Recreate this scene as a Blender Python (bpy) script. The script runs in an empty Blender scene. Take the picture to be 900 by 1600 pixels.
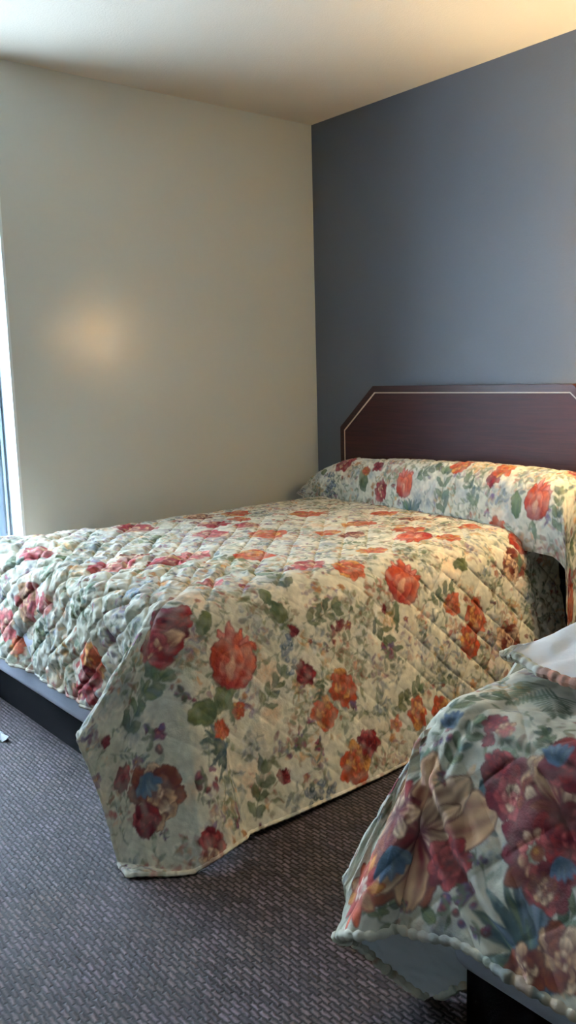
import math
import numpy as np

rng = np.random.default_rng(7)

def noise2(x, y, cell, seed):
    """smooth value noise on coordinates in metres, range -1..1"""
    r = np.random.default_rng(seed)
    N = 256
    tab = r.uniform(-1, 1, (N, N))
    xs = np.asarray(x) / cell + 57.3
    ys = np.asarray(y) / cell + 91.7
    xi = np.floor(xs).astype(int); yi = np.floor(ys).astype(int)
    fx = xs - xi; fy = ys - yi
    fx = fx * fx * (3 - 2 * fx); fy = fy * fy * (3 - 2 * fy)
    a = tab[xi % N, yi % N]; b = tab[(xi + 1) % N, yi % N]
    c = tab[xi % N, (yi + 1) % N]; d = tab[(xi + 1) % N, (yi + 1) % N]
    return (a * (1 - fx) + b * fx) * (1 - fy) + (c * (1 - fx) + d * fx) * fy

def sstep(a, b, x):
    t = np.clip((x - a) / (b - a), 0, 1)
    return t * t * (3 - 2 * t)

def drape(r, a, R):
    """a cloth leaving a flat top over a rounded edge of radius R, then hanging at angle a from plumb"""
    beta = math.pi / 2 - a
    L1 = R * beta
    out = np.where(r < L1, R * np.sin(np.minimum(r / R, beta)), R * np.sin(beta) + (r - L1) * np.sin(a))
    drop = np.where(r < L1, R * (1 - np.cos(np.minimum(r / R, beta))), R * (1 - np.cos(beta)) + (r - L1) * np.cos(a))
    return out, drop

def table(th, pts):
    d = np.degrees(th)
    xs = [p[0] for p in pts]; ys = [p[1] for p in pts]
    # smooth-ish interpolation: average of three shifted linear ones
    return (np.interp(d - 4, xs, ys) + np.interp(d, xs, ys) * 2 + np.interp(d + 4, xs, ys)) / 4

# ---- the spread of the bed by the far wall -------------------------------------------------
B1 = dict(xl=0.29, xr=1.455, yh=-0.16, yf=-1.83, z=0.600, over_l=0.26, over_r=0.69, over_f=0.425, g=0.003)
def base1(s, t):
    """s: cloth metres across, 0 at xl ; t: cloth metres from the head, 0 at yh"""
    p = B1
    Wt = p['xr'] - p['xl']; Lt = p['yh'] - p['yf']
    ds = np.maximum(s - Wt, 0); dl = np.maximum(-s, 0); df = np.maximum(t - Lt, 0)
    x0 = p['xl'] + np.clip(s, 0, Wt); y0 = p['yh'] - np.clip(t, 0, Lt)
    # right side and its corner at the foot
    r = np.hypot(ds, df); th = np.arctan2(df, np.maximum(ds, 1e-9))
    aside = np.interp(y0, [-1.83, -1.43, -1.15, -0.4], [21, 18.5, 16.0, 14.5])
    a = table(th, [(0, 0), (17, 7), (30, 3), (42, 5), (55, 14), (68, 23), (78, 20), (86, 0), (90, -12)])
    a = np.radians(a + aside * 1.0)
    a = np.where(df <= 0, np.radians(aside), a)
    phi = np.radians(table(th, [(0, 0), (17, 25), (31, 52), (39, 63), (50, 71), (69, 83), (80, 92), (90, 90)]))
    phi = np.where(df <= 0, 0, np.where(ds <= 0, math.pi / 2, phi))
    R = 0.14 + (0.10 - 0.14) * np.clip(th / (math.pi / 2), 0, 1)
    R = np.where(df <= 0, 0.14, R)
    a = np.where((ds <= 0) & (df > 0), np.radians(8.0), a)
    out, drop = drape(r, a, R)
    # left side, towards the wall
    rl = np.hypot(dl, df); thl = np.arctan2(df, np.maximum(dl, 1e-9))
    outl, dropl = drape(rl, np.radians(6.0), 0.11)
    left = dl > 0
    phil = np.where(df > 0, thl, 0)
    floor = p['z'] - 0.010
    ex = np.maximum(drop - floor, 0); drop = np.minimum(drop, floor + 0.0); out = out + ex * 0.06
    X = np.where(left, x0 - outl * np.cos(phil), x0 + out * np.cos(phi))
    Y = np.where(left, y0 - outl * np.sin(phil), y0 - out * np.sin(phi))
    Z = p['z'] - np.where(left, dropl, drop)
    # tuck at the head end of the side, where the pillow part of the spread begins
    low = np.clip((p['z'] - Z) / 0.35, 0, 1)
    tuck = sstep(-0.40, -0.33, Y) * (ds > 0)
    X = X - tuck * 0.035 * low ** 0.5
    X = X - 0.10 * sstep(-1.35, -1.85, Y) * sstep(0.75, 0.2, X)      # the far foot corner swells towards the wall
    # loft of the filling along the top, soft swell over the mattress
    top = sstep(-0.02, 0.15, s) * sstep(Wt + 0.02, Wt - 0.15, s)
    Z = Z + 0.010 * noise2(s, t, 0.35, 3) * top
    # hanging folds
    fall = np.clip((ds - 0.18) / 0.4, 0, 1) * (df <= 0)
    X = X + fall * 0.012 * noise2(t, s * 0.15, 0.17, 5)
    ff = np.clip((df - 0.08) / 0.3, 0, 1) * (ds <= 0)
    Y = Y + ff * 0.016 * noise2(s, t * 0.2, 0.09, 6)
    return X, Y, Z

# ---- the spread of the near bed ------------------------------------------------------------
B2 = dict(xl=2.505, xr=3.86, yh=-1.58, yf=-1.85, z=0.610, over_l=0.62, over_r=0.30, over_f=0.40, flap=0.27, g=0.0024)
def base2(s, t):
    p = B2
    Wt = p['xr'] - p['xl']; Lt = p['yh'] - p['yf']
    s_cloth = s
    s = np.where(s < 0.0, s * (1 - 0.97 * sstep(0, 0.05, -t)), s)          # the turned-back end does not hang over the side
    ds = np.maximum(s - Wt, 0); dl = np.maximum(-s, 0); df = np.maximum(t - Lt, 0)
    # the turned-back end: t < 0 rolls over and returns towards the foot, lining up
    rr = 0.014 + 0.030 * sstep(-0.02, 0.05, s)
    bk = np.maximum(-t, 0)
    ang = np.minimum(bk / rr, math.pi)
    lift = rr * (1 - np.cos(ang))
    yb = p['yh'] + rr * np.sin(ang) - np.maximum(bk - math.pi * rr, 0) / (0.27 - math.pi * rr) * (0.15 + 0.04 * sstep(0, 0.13, s))
    lift = lift + (0.042 - lift) * sstep(0.08, 0.25, bk) + 0.010 * np.sin(np.clip((bk - .05) / .25, 0, 1) * math.pi)
    x0 = p['xl'] + np.clip(s, 0, Wt)
    y0 = np.where(t < 0, yb, p['yh'] - np.clip(t, 0, Lt))
    z0 = p['z'] + np.where(t < 0, lift, 0)
    r = np.hypot(dl, df); th = np.arctan2(df, np.maximum(dl, 1e-9))
    a = np.radians(table(th, [(0, 12), (15, 22), (35, 30), (50, 29), (63, 27), (70, 28), (80, 28), (90, 20)]))
    a = np.where(df <= 0, np.radians(12.0), np.where((dl <= 0), np.radians(20.0), a))
    phi = np.radians(table(th, [(0, 0), (20, 34), (35, 52), (50, 56), (66, 62), (78, 76), (90, 90)]))
    phi = np.where(df <= 0, 0, np.where(dl <= 0, math.pi / 2, phi))
    r = r * np.where((df > 0) & (dl > 0), table(th, [(0, 1), (40, 1), (58, 1.17), (72, 1.19), (84, 1.16), (90, 1.08)]), np.where(df > 0, 1 + .08 * sstep(.14, 0, s), 1.0))
    R = 0.085 + np.where(t < 0, lift, 0)
    out, drop = drape(r, a, R)
    out = out - np.where(df > 0, table(th, [(0, 1.9), (20, 1.5), (35, 0.95), (55, 0.5), (65, 0)]), np.where(dl > 0, 1.9, 0)) * np.maximum(r - 0.44, 0) * (t > 0)
    floor = p['z'] - 0.010
    ex = np.maximum(drop - floor, 0); drop = np.minimum(drop, floor); out = out + ex * 0.2
    rr2 = np.hypot(ds, df); th2 = np.where(df > 0, np.arctan2(df, np.maximum(ds, 1e-9)), 0)
    o2, d2 = drape(rr2, np.radians(12.0), 0.12)
    right = ds > 0
    X = np.where(right, x0 + o2 * np.cos(th2), x0 - out * np.cos(phi))
    Y = np.where(right, y0 - o2 * np.sin(th2), y0 - out * np.sin(phi))
    Z = z0 - np.where(right, d2, drop)
    ff = np.clip((df - 0.05) / 0.3, 0, 1) * (dl <= 0.0)
    Y = Y + ff * 0.014 * noise2(s, t * 0.3, 0.16, 16)
    Z = Z + 0.008 * noise2(s, t, 0.25, 13) * (df <= 0) * sstep(-0.02, 0.1, s)
    return X, Y, Z

# ---- the part of the far spread that goes over the pillows --------------------------------
B3 = dict(x0=0.05, xe=1.66, side=0.70, g=0.003, W=0.60)
def base3(u, w):
    """u: cloth metres along the headboard from the far end; w: metres from the wall side to the front tuck"""
    p = B3
    x = p['x0'] + u
    ue = p['xe'] - p['x0']
    q = np.clip(w / p['W'], 0, 1)
    h = np.interp(x, [0.05, 0.09, 0.16, 0.25, 0.36, 0.46, 0.7, 1.0, 1.4, 1.6, 2.4],
                     [0.0, 0.05, 0.105, 0.145, 0.18, 0.20, 0.215, 0.225, 0.235, 0.225, 0.225])
    yfr = np.interp(x, [0.05, 0.25, 0.6, 1.1, 1.4, 1.65, 2.5], [-0.20, -0.235, -0.25, -0.315, -0.350, -0.375, -0.37])
    # section of the pillow: back near the headboard, crown, front bulging over the tuck
    aa = np.linspace(-0.02, 1.04, 400) * math.pi
    c_ = np.cos(aa); s_ = np.sin(aa)
    yy = 0.14 * np.sign(c_) * np.abs(c_) ** 0.85; zz = 0.22 * np.sign(s_) * np.abs(s_) ** 0.62
    al = np.concatenate([[0], np.cumsum(np.hypot(np.diff(yy), np.diff(zz)))]); al /= al[-1]
    A = np.interp(q, al, aa)                              # even cloth length along the section
    cx = (-0.062 + yfr) / 2; hw = (-0.062 - yfr) / 2
    cc = np.cos(A); ss = np.sin(A)
    y = cx + hw * np.sign(cc) * np.abs(cc) ** 0.85
    pr = np.sign(ss) * np.abs(ss) ** 0.62
    z = 0.590 + h * pr
    d = np.maximum(u - ue, 0)
    o, dr = drape(d, np.radians(5.0), 0.085)
    room = z - 0.02
    k = np.clip(room / (0.13 * 0.5 + 0.62), 0.3, 1.2)
    dr = np.minimum(dr * np.where(d > 0, k, 1), room)
    X = np.minimum(x, p['xe']) + o
    Y = y + 0.02 * noise2(w, u * 0.3, 0.12, 24) * np.clip(d / 0.3, 0, 1)
    Z = z - dr
    Z = Z + 0.006 * noise2(u, w, 0.2, 23)
    return X, Y, Z

def grids(p, kind):
    g = p['g']
    if kind == 3:
        s = np.arange(0, p['xe'] - p['x0'] + p['side'] + g / 2, g)
        t = np.arange(0, p['W'] + g / 2, g)
    else:
        Wt = p['xr'] - p['xl']; Lt = p['yh'] - p['yf']
        s = np.arange(-p['over_l'], Wt + p['over_r'] + g / 2, g)
        t = np.arange(-p.get('flap', 0.0), Lt + p['over_f'] + g / 2, g)
    return s, t

def normals(X, Y, Z):
    P = np.stack([X, Y, Z], -1)
    du = np.gradient(P, axis=0); dv = np.gradient(P, axis=1)
    n = np.cross(dv, du)
    n /= np.linalg.norm(n, axis=-1, keepdims=True) + 1e-12
    return P, n

def quilt(S, T, cell, ratio=1.0, seed=1):
    """diamond stitching: 0 on the seams, 1 in the middle of each pad"""
    wob = 0.010 * noise2(S, T, 0.12, seed)
    a = (S + T * ratio + wob) / cell; b = (S - T * ratio - wob) / cell
    fa = np.abs((a % 1) - 0.5) * 2; fb = np.abs((b % 1) - 0.5) * 2
    m = (1 - fa ** 5) * (1 - fb ** 5)
    return m, np.maximum(fa, fb)
def lin(c):
    return np.array([((v / 255) / 12.92 if v <= 10 else ((v / 255 + 0.055) / 1.055) ** 2.4) for v in c])

PAL = dict(
    cream=(214, 207, 188), sage=(184, 188, 168), fog=(192, 194, 192),
    red=(130, 34, 34), deep=(98, 24, 34), maroon=(76, 18, 32), rose=(160, 72, 72), pink=(196, 122, 110),
    orange=(168, 64, 34), coral=(188, 92, 62), tan=(204, 164, 126), gold=(194, 138, 72), peach=(222, 188, 154),
    green=(66, 84, 62), moss=(100, 106, 66), teal=(52, 78, 86), blue=(78, 98, 124), steel=(112, 124, 138),
    violet=(98, 76, 116), plum=(110, 52, 82), leaf=(96, 112, 86), ivory=(240, 228, 206), brown=(118, 62, 42))
PAL = {k: lin(v) for k, v in PAL.items()}

class Print:
    """the printed side of the cloth: one colour for each vertex of the cloth grid"""
    def __init__(self, s, t, seed):
        self.s, self.t = s, t
        self.g = s[1] - s[0]
        S, T = np.meshgrid(s, t, indexing='ij')
        self.C = np.zeros(S.shape + (3,))
        m = np.clip(0.5 + 0.55 * noise2(S, T, 0.055, seed) + 0.35 * noise2(S, T, 0.018, seed + 1), 0, 1)[..., None]
        m2 = np.clip(noise2(S, T, 0.12, seed + 2) * 1.1, 0, 1)[..., None]
        self.C[:] = PAL['cream'] * (1 - 0.5 * m) + PAL['sage'] * 0.5 * m
        self.C[:] = self.C * (1 - 0.45 * m2) + PAL['fog'] * 0.45 * m2
    def win(self, x, y, r):
        i0 = max(int((x - r - self.s[0]) / self.g), 0); i1 = min(int((x + r - self.s[0]) / self.g) + 2, len(self.s))
        j0 = max(int((y - r - self.t[0]) / self.g), 0); j1 = min(int((y + r - self.t[0]) / self.g) + 2, len(self.t))
        if i1 <= i0 or j1 <= j0: return None
        return slice(i0, i1), slice(j0, j1)
    def put(self, w, mask, col):
        m = np.clip(mask, 0, 1)[..., None]
        self.C[w] = self.C[w] * (1 - m) + col * m
    def petal(self, x, y, ang, L, W, c0, c1, rim=None, fat=0.75, frill=0.0, a=1.0, streak=0.16):
        w = self.win(x + math.cos(ang) * L / 2, y + math.sin(ang) * L / 2, max(L, W) * 0.75 + 2 * self.g)
        if w is None: return
        xs = self.s[w[0]][:, None] - x; ys = self.t[w[1]][None, :] - y
        p = (xs * math.cos(ang) + ys * math.sin(ang)) / L
        q = (-xs * math.sin(ang) + ys * math.cos(ang)) / (W / 2)
        pc = np.clip(p, 0, 1)
        wid = np.sin(math.pi * pc ** (1 / fat * 0.8)) ** 0.65 + 1e-3
        if frill: wid = wid * (1 + frill * np.sin(q * 9 + p * 11))
        dist = (1 - np.abs(q) / wid) * wid * W / 2
        dist = np.where((p < 0) | (p > 1), -1, dist)
        dist = np.minimum(dist, np.minimum(p, 1 - p) * L + self.g * 0.3)
        m = np.clip(dist / self.g + 0.5, 0, 1) * a
        k = np.clip(pc ** 1.2 * 1.15 - .08 + streak * np.sin(q / wid * 8.0 + 2) * (0.4 + pc), 0, 1)[..., None]
        col = PAL[c0] * (1 - k) + PAL[c1] * k
        side = (1 + 0.14 * np.clip(q / wid, -1, 1))[..., None]
        col = col * side
        ed = np.exp(-((dist - self.g * 2.6) / (self.g * 1.3)) ** 2)[..., None] * .45 * k
        col = col * (1 - ed) + np.minimum(PAL[c1] * 1.35, .9) * ed
        self.put(w, m, col)
        if rim:
            rw = self.g * 0.5 + L * .012
            e = np.exp(-((dist - rw * .7) / rw) ** 2) * (dist > -self.g * 0.5)
            self.put(w, e * 0.8 * a, PAL[rim] * np.ones(3))
    def disc(self, x, y, r, c, hi=None, a=1.0):
        w = self.win(x, y, r + 2 * self.g)
        if w is None: return
        xs = self.s[w[0]][:, None] - x; ys = self.t[w[1]][None, :] - y
        d = np.hypot(xs, ys)
        self.put(w, np.clip((r - d) / self.g + 0.5, 0, 1) * a, PAL[c] * np.ones(3))
        if hi:
            d2 = np.hypot(xs + r * .25, ys + r * .2)
            self.put(w, np.clip((r * 0.4 - d2) / self.g + 0.5, 0, 1) * 0.7 * a, PAL[hi] * np.ones(3))
    def line(self, pts, wd, c, a=0.8):
        for (x0, y0), (x1, y1) in zip(pts[:-1], pts[1:]):
            L = math.hypot(x1 - x0, y1 - y0)
            n = max(int(L / (wd * 0.6)), 1)
            for k in range(n):
                f = k / n
                self.disc(x0 + (x1 - x0) * f, y0 + (y1 - y0) * f, wd / 2, c, a=a)

# every motif: (print, random source, x, y, size, angle)
def m_rose(P, R, x, y, z, an, cols=('deep', 'red', 'rose', 'tan')):
    o, m, l, h = cols
    r = z / 2
    for k in range(8):
        A = an + k * math.tau / 8 + R.uniform(-.25, .25)
        P.petal(x + math.cos(A) * r * .25, y + math.sin(A) * r * .25, A, r * R.uniform(.62, .9), r * R.uniform(.62, .85), o, R.choice([m, m, l, h]), rim=o, frill=.07)
    for k in range(6):
        A = an + k * math.tau / 6 + R.uniform(-.3, .3)
        P.petal(x + math.cos(A) * r * .1, y + math.sin(A) * r * .1, A, r * R.uniform(.5, .62), r * R.uniform(.5, .62), o, R.choice([l, h, m]), rim=o, frill=.06)
    for k in range(5):
        A = an + k * math.tau / 5 + R.uniform(-.3, .3)
        P.petal(x - math.cos(A) * r * .03, y - math.sin(A) * r * .03, A, r * .34, r * .34, o, R.choice([h, l]), rim=m)
    P.disc(x, y, r * .09, o)
def m_tulip(P, R, x, y, z, an):
    # an: the way the flower opens
    ca, sa = math.cos(an), math.sin(an)
    bx, by = x - ca * z * .45, y - sa * z * .45
    P.line([(bx, by), (bx - ca * z * .3 + sa * z * .05, by - sa * z * .3)], z * .035, 'moss')
    P.petal(bx, by, an + 2.7, z * .5, z * .14, 'leaf', 'green')
    for d, l in ((-.62, .95), (.7, 1.0), (-.25, 1.15), (.1, 1.0), (.42, .95), (.95, .8)):
        P.petal(bx + ca * z * .35, by + sa * z * .35, an + d, z * l * .52, z * .17, 'red', R.choice(['coral', 'pink']), rim='red', streak=.1)
    P.petal(bx, by, an - .34, z * .70, z * .50, 'red', 'orange', rim='deep')
    P.petal(bx, by, an + .36, z * .72, z * .50, 'red', 'coral', rim='deep')
    P.petal(bx, by, an + .03, z * .62, z * .44, 'red', 'coral', rim='red')
    P.petal(bx + ca * z * .05, by + sa * z * .05, an - .05, z * .40, z * .15, 'orange', 'peach', a=.55)
def m_lily(P, R, x, y, z, an):
    # a big blown flower with tan petals over maroon
    ca, sa = math.cos(an), math.sin(an)
    for k in range(7):
        A = an + .5 + k * math.tau / 7
        P.petal(x, y, A, z * R.uniform(.40, .52), z * .26, 'maroon', R.choice(['red', 'brown', 'deep']), rim='maroon', frill=.08)
    for d, l, w, c in ((.7, .56, .40, 'tan'), (-.55, .5, .24, 'tan'), (-1.25, .52, .20, 'tan'), (2.6, .46, .30, 'tan'), (3.4, .42, .26, 'peach'), (.15, .46, .26, 'peach'), (-2.1, .36, .16, 'brown')):
        P.petal(x + math.cos(an + d) * z * .03, y + math.sin(an + d) * z * .03, an + d, z * l, z * w, R.choice(['maroon', 'deep', 'deep']), c, rim='maroon', frill=.05, streak=.26)
    for d, l in ((.4, .34), (1.2, .3), (-.2, .3)):
        P.petal(x, y, an + d, z * l, z * .13, 'maroon', 'peach', rim='maroon')
def m_daisy(P, R, x, y, z, an):
    for k in range(11):
        A = an + k * math.tau / 11
        P.petal(x, y, A, z * R.uniform(.42, .52), z * .19, 'red', R.choice(['tan', 'coral', 'rose', 'gold']), rim='red')
    for k in range(6):
        P.petal(x, y, an + k * math.tau / 6, z * .16, z * .09, 'rose', 'ivory')
def m_wreath(P, R, x, y, z, an):
    for k in range(10):
        A = an + k * math.tau / 10
        P.petal(x + math.cos(A) * z * .12, y + math.sin(A) * z * .12, A, z * R.uniform(.32, .42), z * .24, 'maroon', R.choice(['deep', 'red', 'brown']), rim='maroon')
    for k in range(9):
        A = an + k * math.tau / 9
        P.petal(x + math.cos(A) * z * .10, y + math.sin(A) * z * .10, A, z * .16, z * .13, 'rose', R.choice(['peach', 'tan', 'pink']), rim='deep')
    P.disc(x, y, z * .08, 'brown', 'gold')
def m_berries(P, R, x, y, z, an, c=('plum', 'maroon', 'violet')):
    for k in range(9):
        A = R.uniform(0, math.tau); d = z * .5 * math.sqrt(R.uniform(0, 1)) * .8
        P.disc(x + math.cos(A) * d, y + math.sin(A) * d, z * R.uniform(.09, .15), R.choice(list(c)), R.choice(['rose', 'steel', 'pink']), a=.9)
    for k in range(3):
        P.petal(x, y, an + 2 + k, z * .5, z * .12, 'leaf', 'green', a=.8)
def m_buds(P, R, x, y, z, an):
    for dx, dy in ((0, 0), (.5, .15), (.1, .5)):
        X = x + (dx - .2) * z; Y = y + (dy - .2) * z
        for d in (-.5, 0, .5):
            P.petal(X - math.cos(an) * z * .12, Y - math.sin(an) * z * .12, an + d, z * .36, z * .18, 'deep', R.choice(['rose', 'red', 'pink']), rim='maroon')
        P.line([(X - math.cos(an) * z * .1, Y - math.sin(an) * z * .1), (x - math.cos(an) * z * .6, y - math.sin(an) * z * .6)], .004, 'leaf', .5)
def m_leaves(P, R, x, y, z, an, c=('green', 'leaf', 'teal', 'moss')):
    ca, sa = math.cos(an), math.sin(an)
    P.line([(x - ca * z / 2, y - sa * z / 2), (x + ca * z / 2, y + sa * z / 2)], .004, 'green', .7)
    for k in range(4):
        f = -0.4 + k * .27
        for sd in (-1, 1):
            P.petal(x + ca * z * f, y + sa * z * f, an + sd * R.uniform(.5, .9), z * R.uniform(.28, .4), z * R.uniform(.12, .18), R.choice(list(c)), R.choice(list(c)), rim='green', a=.85)
    P.petal(x + ca * z * .4, y + sa * z * .4, an, z * .3, z * .14, 'green', 'leaf')
def m_leaf(P, R, x, y, z, an):
    P.petal(x - math.cos(an) * z / 2, y - math.sin(an) * z / 2, an, z, z * .58, 'green', 'moss', rim='green')
    P.line([(x - math.cos(an) * z * .45, y - math.sin(an) * z * .45), (x + math.cos(an) * z * .35, y + math.sin(an) * z * .35)], .003, 'moss', .6)
def m_fern(P, R, x, y, z, an):
    ca, sa = math.cos(an), math.sin(an)
    for k in range(12):
        f = -.45 + k * .075
        for sd in (-1, 1):
            P.petal(x + ca * z * f, y + sa * z * f, an + sd * (1.0 - .05 * k), z * (.45 - .02 * k), z * .05, 'green', R.choice(['leaf', 'moss', 'green']), a=.85)
def m_blade(P, R, x, y, z, an, c=('teal', 'green', 'blue')):
    for k in range(7):
        P.petal(x - math.cos(an) * z * .4, y - math.sin(an) * z * .4, an + (k - 3) * .3 + R.uniform(-.1, .1), z * R.uniform(.6, .95), z * .13, R.choice(list(c)), R.choice(['leaf', 'teal', 'steel', 'green']), rim='teal', a=.9)
def m_blue(P, R, x, y, z, an):
    for k in range(5):
        P.petal(x - math.cos(an) * z * .4, y - math.sin(an) * z * .4, an + (k - 2) * .35, z * .9, z * .3, 'teal', R.choice(['blue', 'steel']), rim='blue')
def m_grape(P, R, x, y, z, an):
    ca, sa = math.cos(an), math.sin(an)
    for k in range(22):
        f = R.uniform(-.5, .5); q = R.uniform(-1, 1) * .22 * (1.0 - f)
        P.disc(x + ca * z * f - sa * z * q, y + sa * z * f + ca * z * q, z * .075, R.choice(['steel', 'blue', 'teal']), 'fog', a=.9)
def m_sprig(P, R, x, y, z, an):
    pts = [(x - math.cos(an) * z * .5, y - math.sin(an) * z * .5)]
    a = an
    for k in range(6):
        a += R.uniform(-.4, .4)
        pts.append((pts[-1][0] + math.cos(a) * z / 6, pts[-1][1] + math.sin(a) * z / 6))
        P.petal(pts[-1][0], pts[-1][1], a + R.choice([-1, 1]) * R.uniform(.5, 1.1), z * R.uniform(.14, .26), z * .08, R.choice(['green', 'steel', 'leaf', 'moss', 'teal']), 'leaf', a=.75)
    P.line(pts, .003, 'green', .55)
def m_small(P, R, x, y, z, an):
    c = R.choice(['rose', 'coral', 'tan', 'plum', 'red', 'gold', 'violet'])
    for k in range(5):
        P.petal(x, y, an + k * math.tau / 5, z * .5, z * .34, 'deep' if c in ('red', 'plum') else 'brown', c, rim=None, a=.85)
    P.disc(x, y, z * .09, 'gold')
def m_ghost(P, R, x, y, z, an):
    # a pale shadow bloom behind the others
    c = R.choice(['peach', 'fog', 'sage', 'steel', 'tan'])
    for k in range(6):
        P.petal(x, y, an + k * math.tau / 6 + R.uniform(-.2, .2), z * .5, z * .36, c, 'ivory', rim='sage', a=.55)
def m_mass(P, R, x, y, z, an):
    # a soft tangle of small leaves and blossoms
    kind = R.choice([('steel', 'sage', 'teal', 'fog', 'green'), ('leaf', 'moss', 'sage', 'green', 'brown'), ('plum', 'tan', 'sage', 'steel', 'violet'), ('rose', 'tan', 'leaf', 'sage', 'brown'), ('moss', 'gold', 'tan', 'sage', 'leaf')])
    for k in range(int(10 + z * 170)):
        A = R.uniform(0, math.tau); d = z * .5 * math.sqrt(R.uniform(0, 1))
        P.petal(x + math.cos(A) * d, y + math.sin(A) * d * .7, R.uniform(0, math.tau), R.uniform(.014, .036), R.uniform(.007, .016), R.choice(list(kind)), R.choice(list(kind)), a=R.uniform(.4, .85))
def m_orange(P, R, x, y, z, an): m_rose(P, R, x, y, z, an, ('brown', 'orange', 'gold', 'coral'))
def m_pinkrose(P, R, x, y, z, an): m_rose(P, R, x, y, z, an, ('deep', 'rose', 'pink', 'peach'))
def m_tanrose(P, R, x, y, z, an): m_rose(P, R, x, y, z, an, ('maroon', 'brown', 'tan', 'peach'))
def m_redsm(P, R, x, y, z, an): m_rose(P, R, x, y, z, an, ('maroon', 'deep', 'red', 'rose'))
MOTIF = {k[2:]: v for k, v in list(globals().items()) if k.startswith('m_')}

def paint(s, t, table_, seed, density=1.0, warp=1.0):
    P = Print(s, t, seed)
    R = np.random.default_rng(seed)
    class RR:
        def uniform(self, a, b): return float(R.uniform(a, b))
        def choice(self, l): return l[int(R.integers(len(l)))]
    r = RR()
    A = (s[-1] - s[0]) * (t[-1] - t[0])
    pts = [(x, y, z * .42) for _, x, y, z, _ in table_]
    free = lambda x, y, d: all((x - a) ** 2 + (y - b) ** 2 > (c + d) ** 2 for a, b, c in pts)
    lay = []
    for k in range(int(110 * A * density)):
        lay.append((r.choice(['ghost', 'mass', 'mass']), r.uniform(s[0], s[-1]), r.uniform(t[0], t[-1]), r.uniform(.08, .15), r.uniform(0, 6.3)))
    for k in range(int(60 * A * density)):
        lay.append(('sprig', r.uniform(s[0], s[-1]), r.uniform(t[0], t[-1]), r.uniform(.08, .17), r.uniform(0, 6.3)))
    for name, z0, z1, n in (('orange', .09, .13, 3), ('rose', .09, .14, 4), ('tanrose', .10, .15, 4), ('tulip', .14, .18, 2), ('mass', .10, .17, 90), ('mass', .05, .09, 150), ('leaves', .07, .11, 22), ('small', .03, .055, 30), ('berries', .03, .05, 60), ('sprig', .06, .11, 70), ('small', .015, .03, 70)):
        for k in range(int(n * A * density)):
            x = r.uniform(s[0], s[-1]); y = r.uniform(t[0], t[-1]); z = r.uniform(z0, z1)
            if free(x, y, z * .42):
                lay.append((name, x, y, z, r.uniform(0, 6.3))); pts.append((x, y, z * .40))
    order = {'leaves': 0, 'fern': 0, 'blade': 0, 'leaf': 0, 'sprig': 0}
    for name, x, y, z, an in lay + sorted(table_, key=lambda m: order.get(m[0], 1)):
        MOTIF[name](P, r, x, y, z, an)
    # watercolour: the outlines wander and the pigment pools
    S, T = np.meshgrid(s, t, indexing='ij')
    wx = warp * .0045 * noise2(S, T, .022, seed + 30) + warp * .0028 * noise2(S, T, .009, seed + 31)
    wy = warp * .0045 * noise2(S, T, .022, seed + 32) + warp * .0028 * noise2(S, T, .009, seed + 33)
    fi = np.clip((S + wx - s[0]) / P.g, 0, len(s) - 1.001); fj = np.clip((T + wy - t[0]) / P.g, 0, len(t) - 1.001)
    i = fi.astype(int); j = fj.astype(int); a = (fi - i)[..., None]; b = (fj - j)[..., None]
    C = (P.C[i, j] * (1 - a) + P.C[i + 1, j] * a) * (1 - b) + (P.C[i, j + 1] * (1 - a) + P.C[i + 1, j + 1] * a) * b
    pig = 1 + .16 * noise2(S, T, .011, seed + 34) + .12 * noise2(S, T, .03, seed + 35)
    C = C * pig[..., None]
    thin = np.clip(.04 + .16 * warp * noise2(S, T, .02, seed + 36), 0, 1)[..., None]
    C = C * (1 - thin) + PAL['cream'] * .92 * thin
    return np.clip(C, 0, 1)
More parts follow.
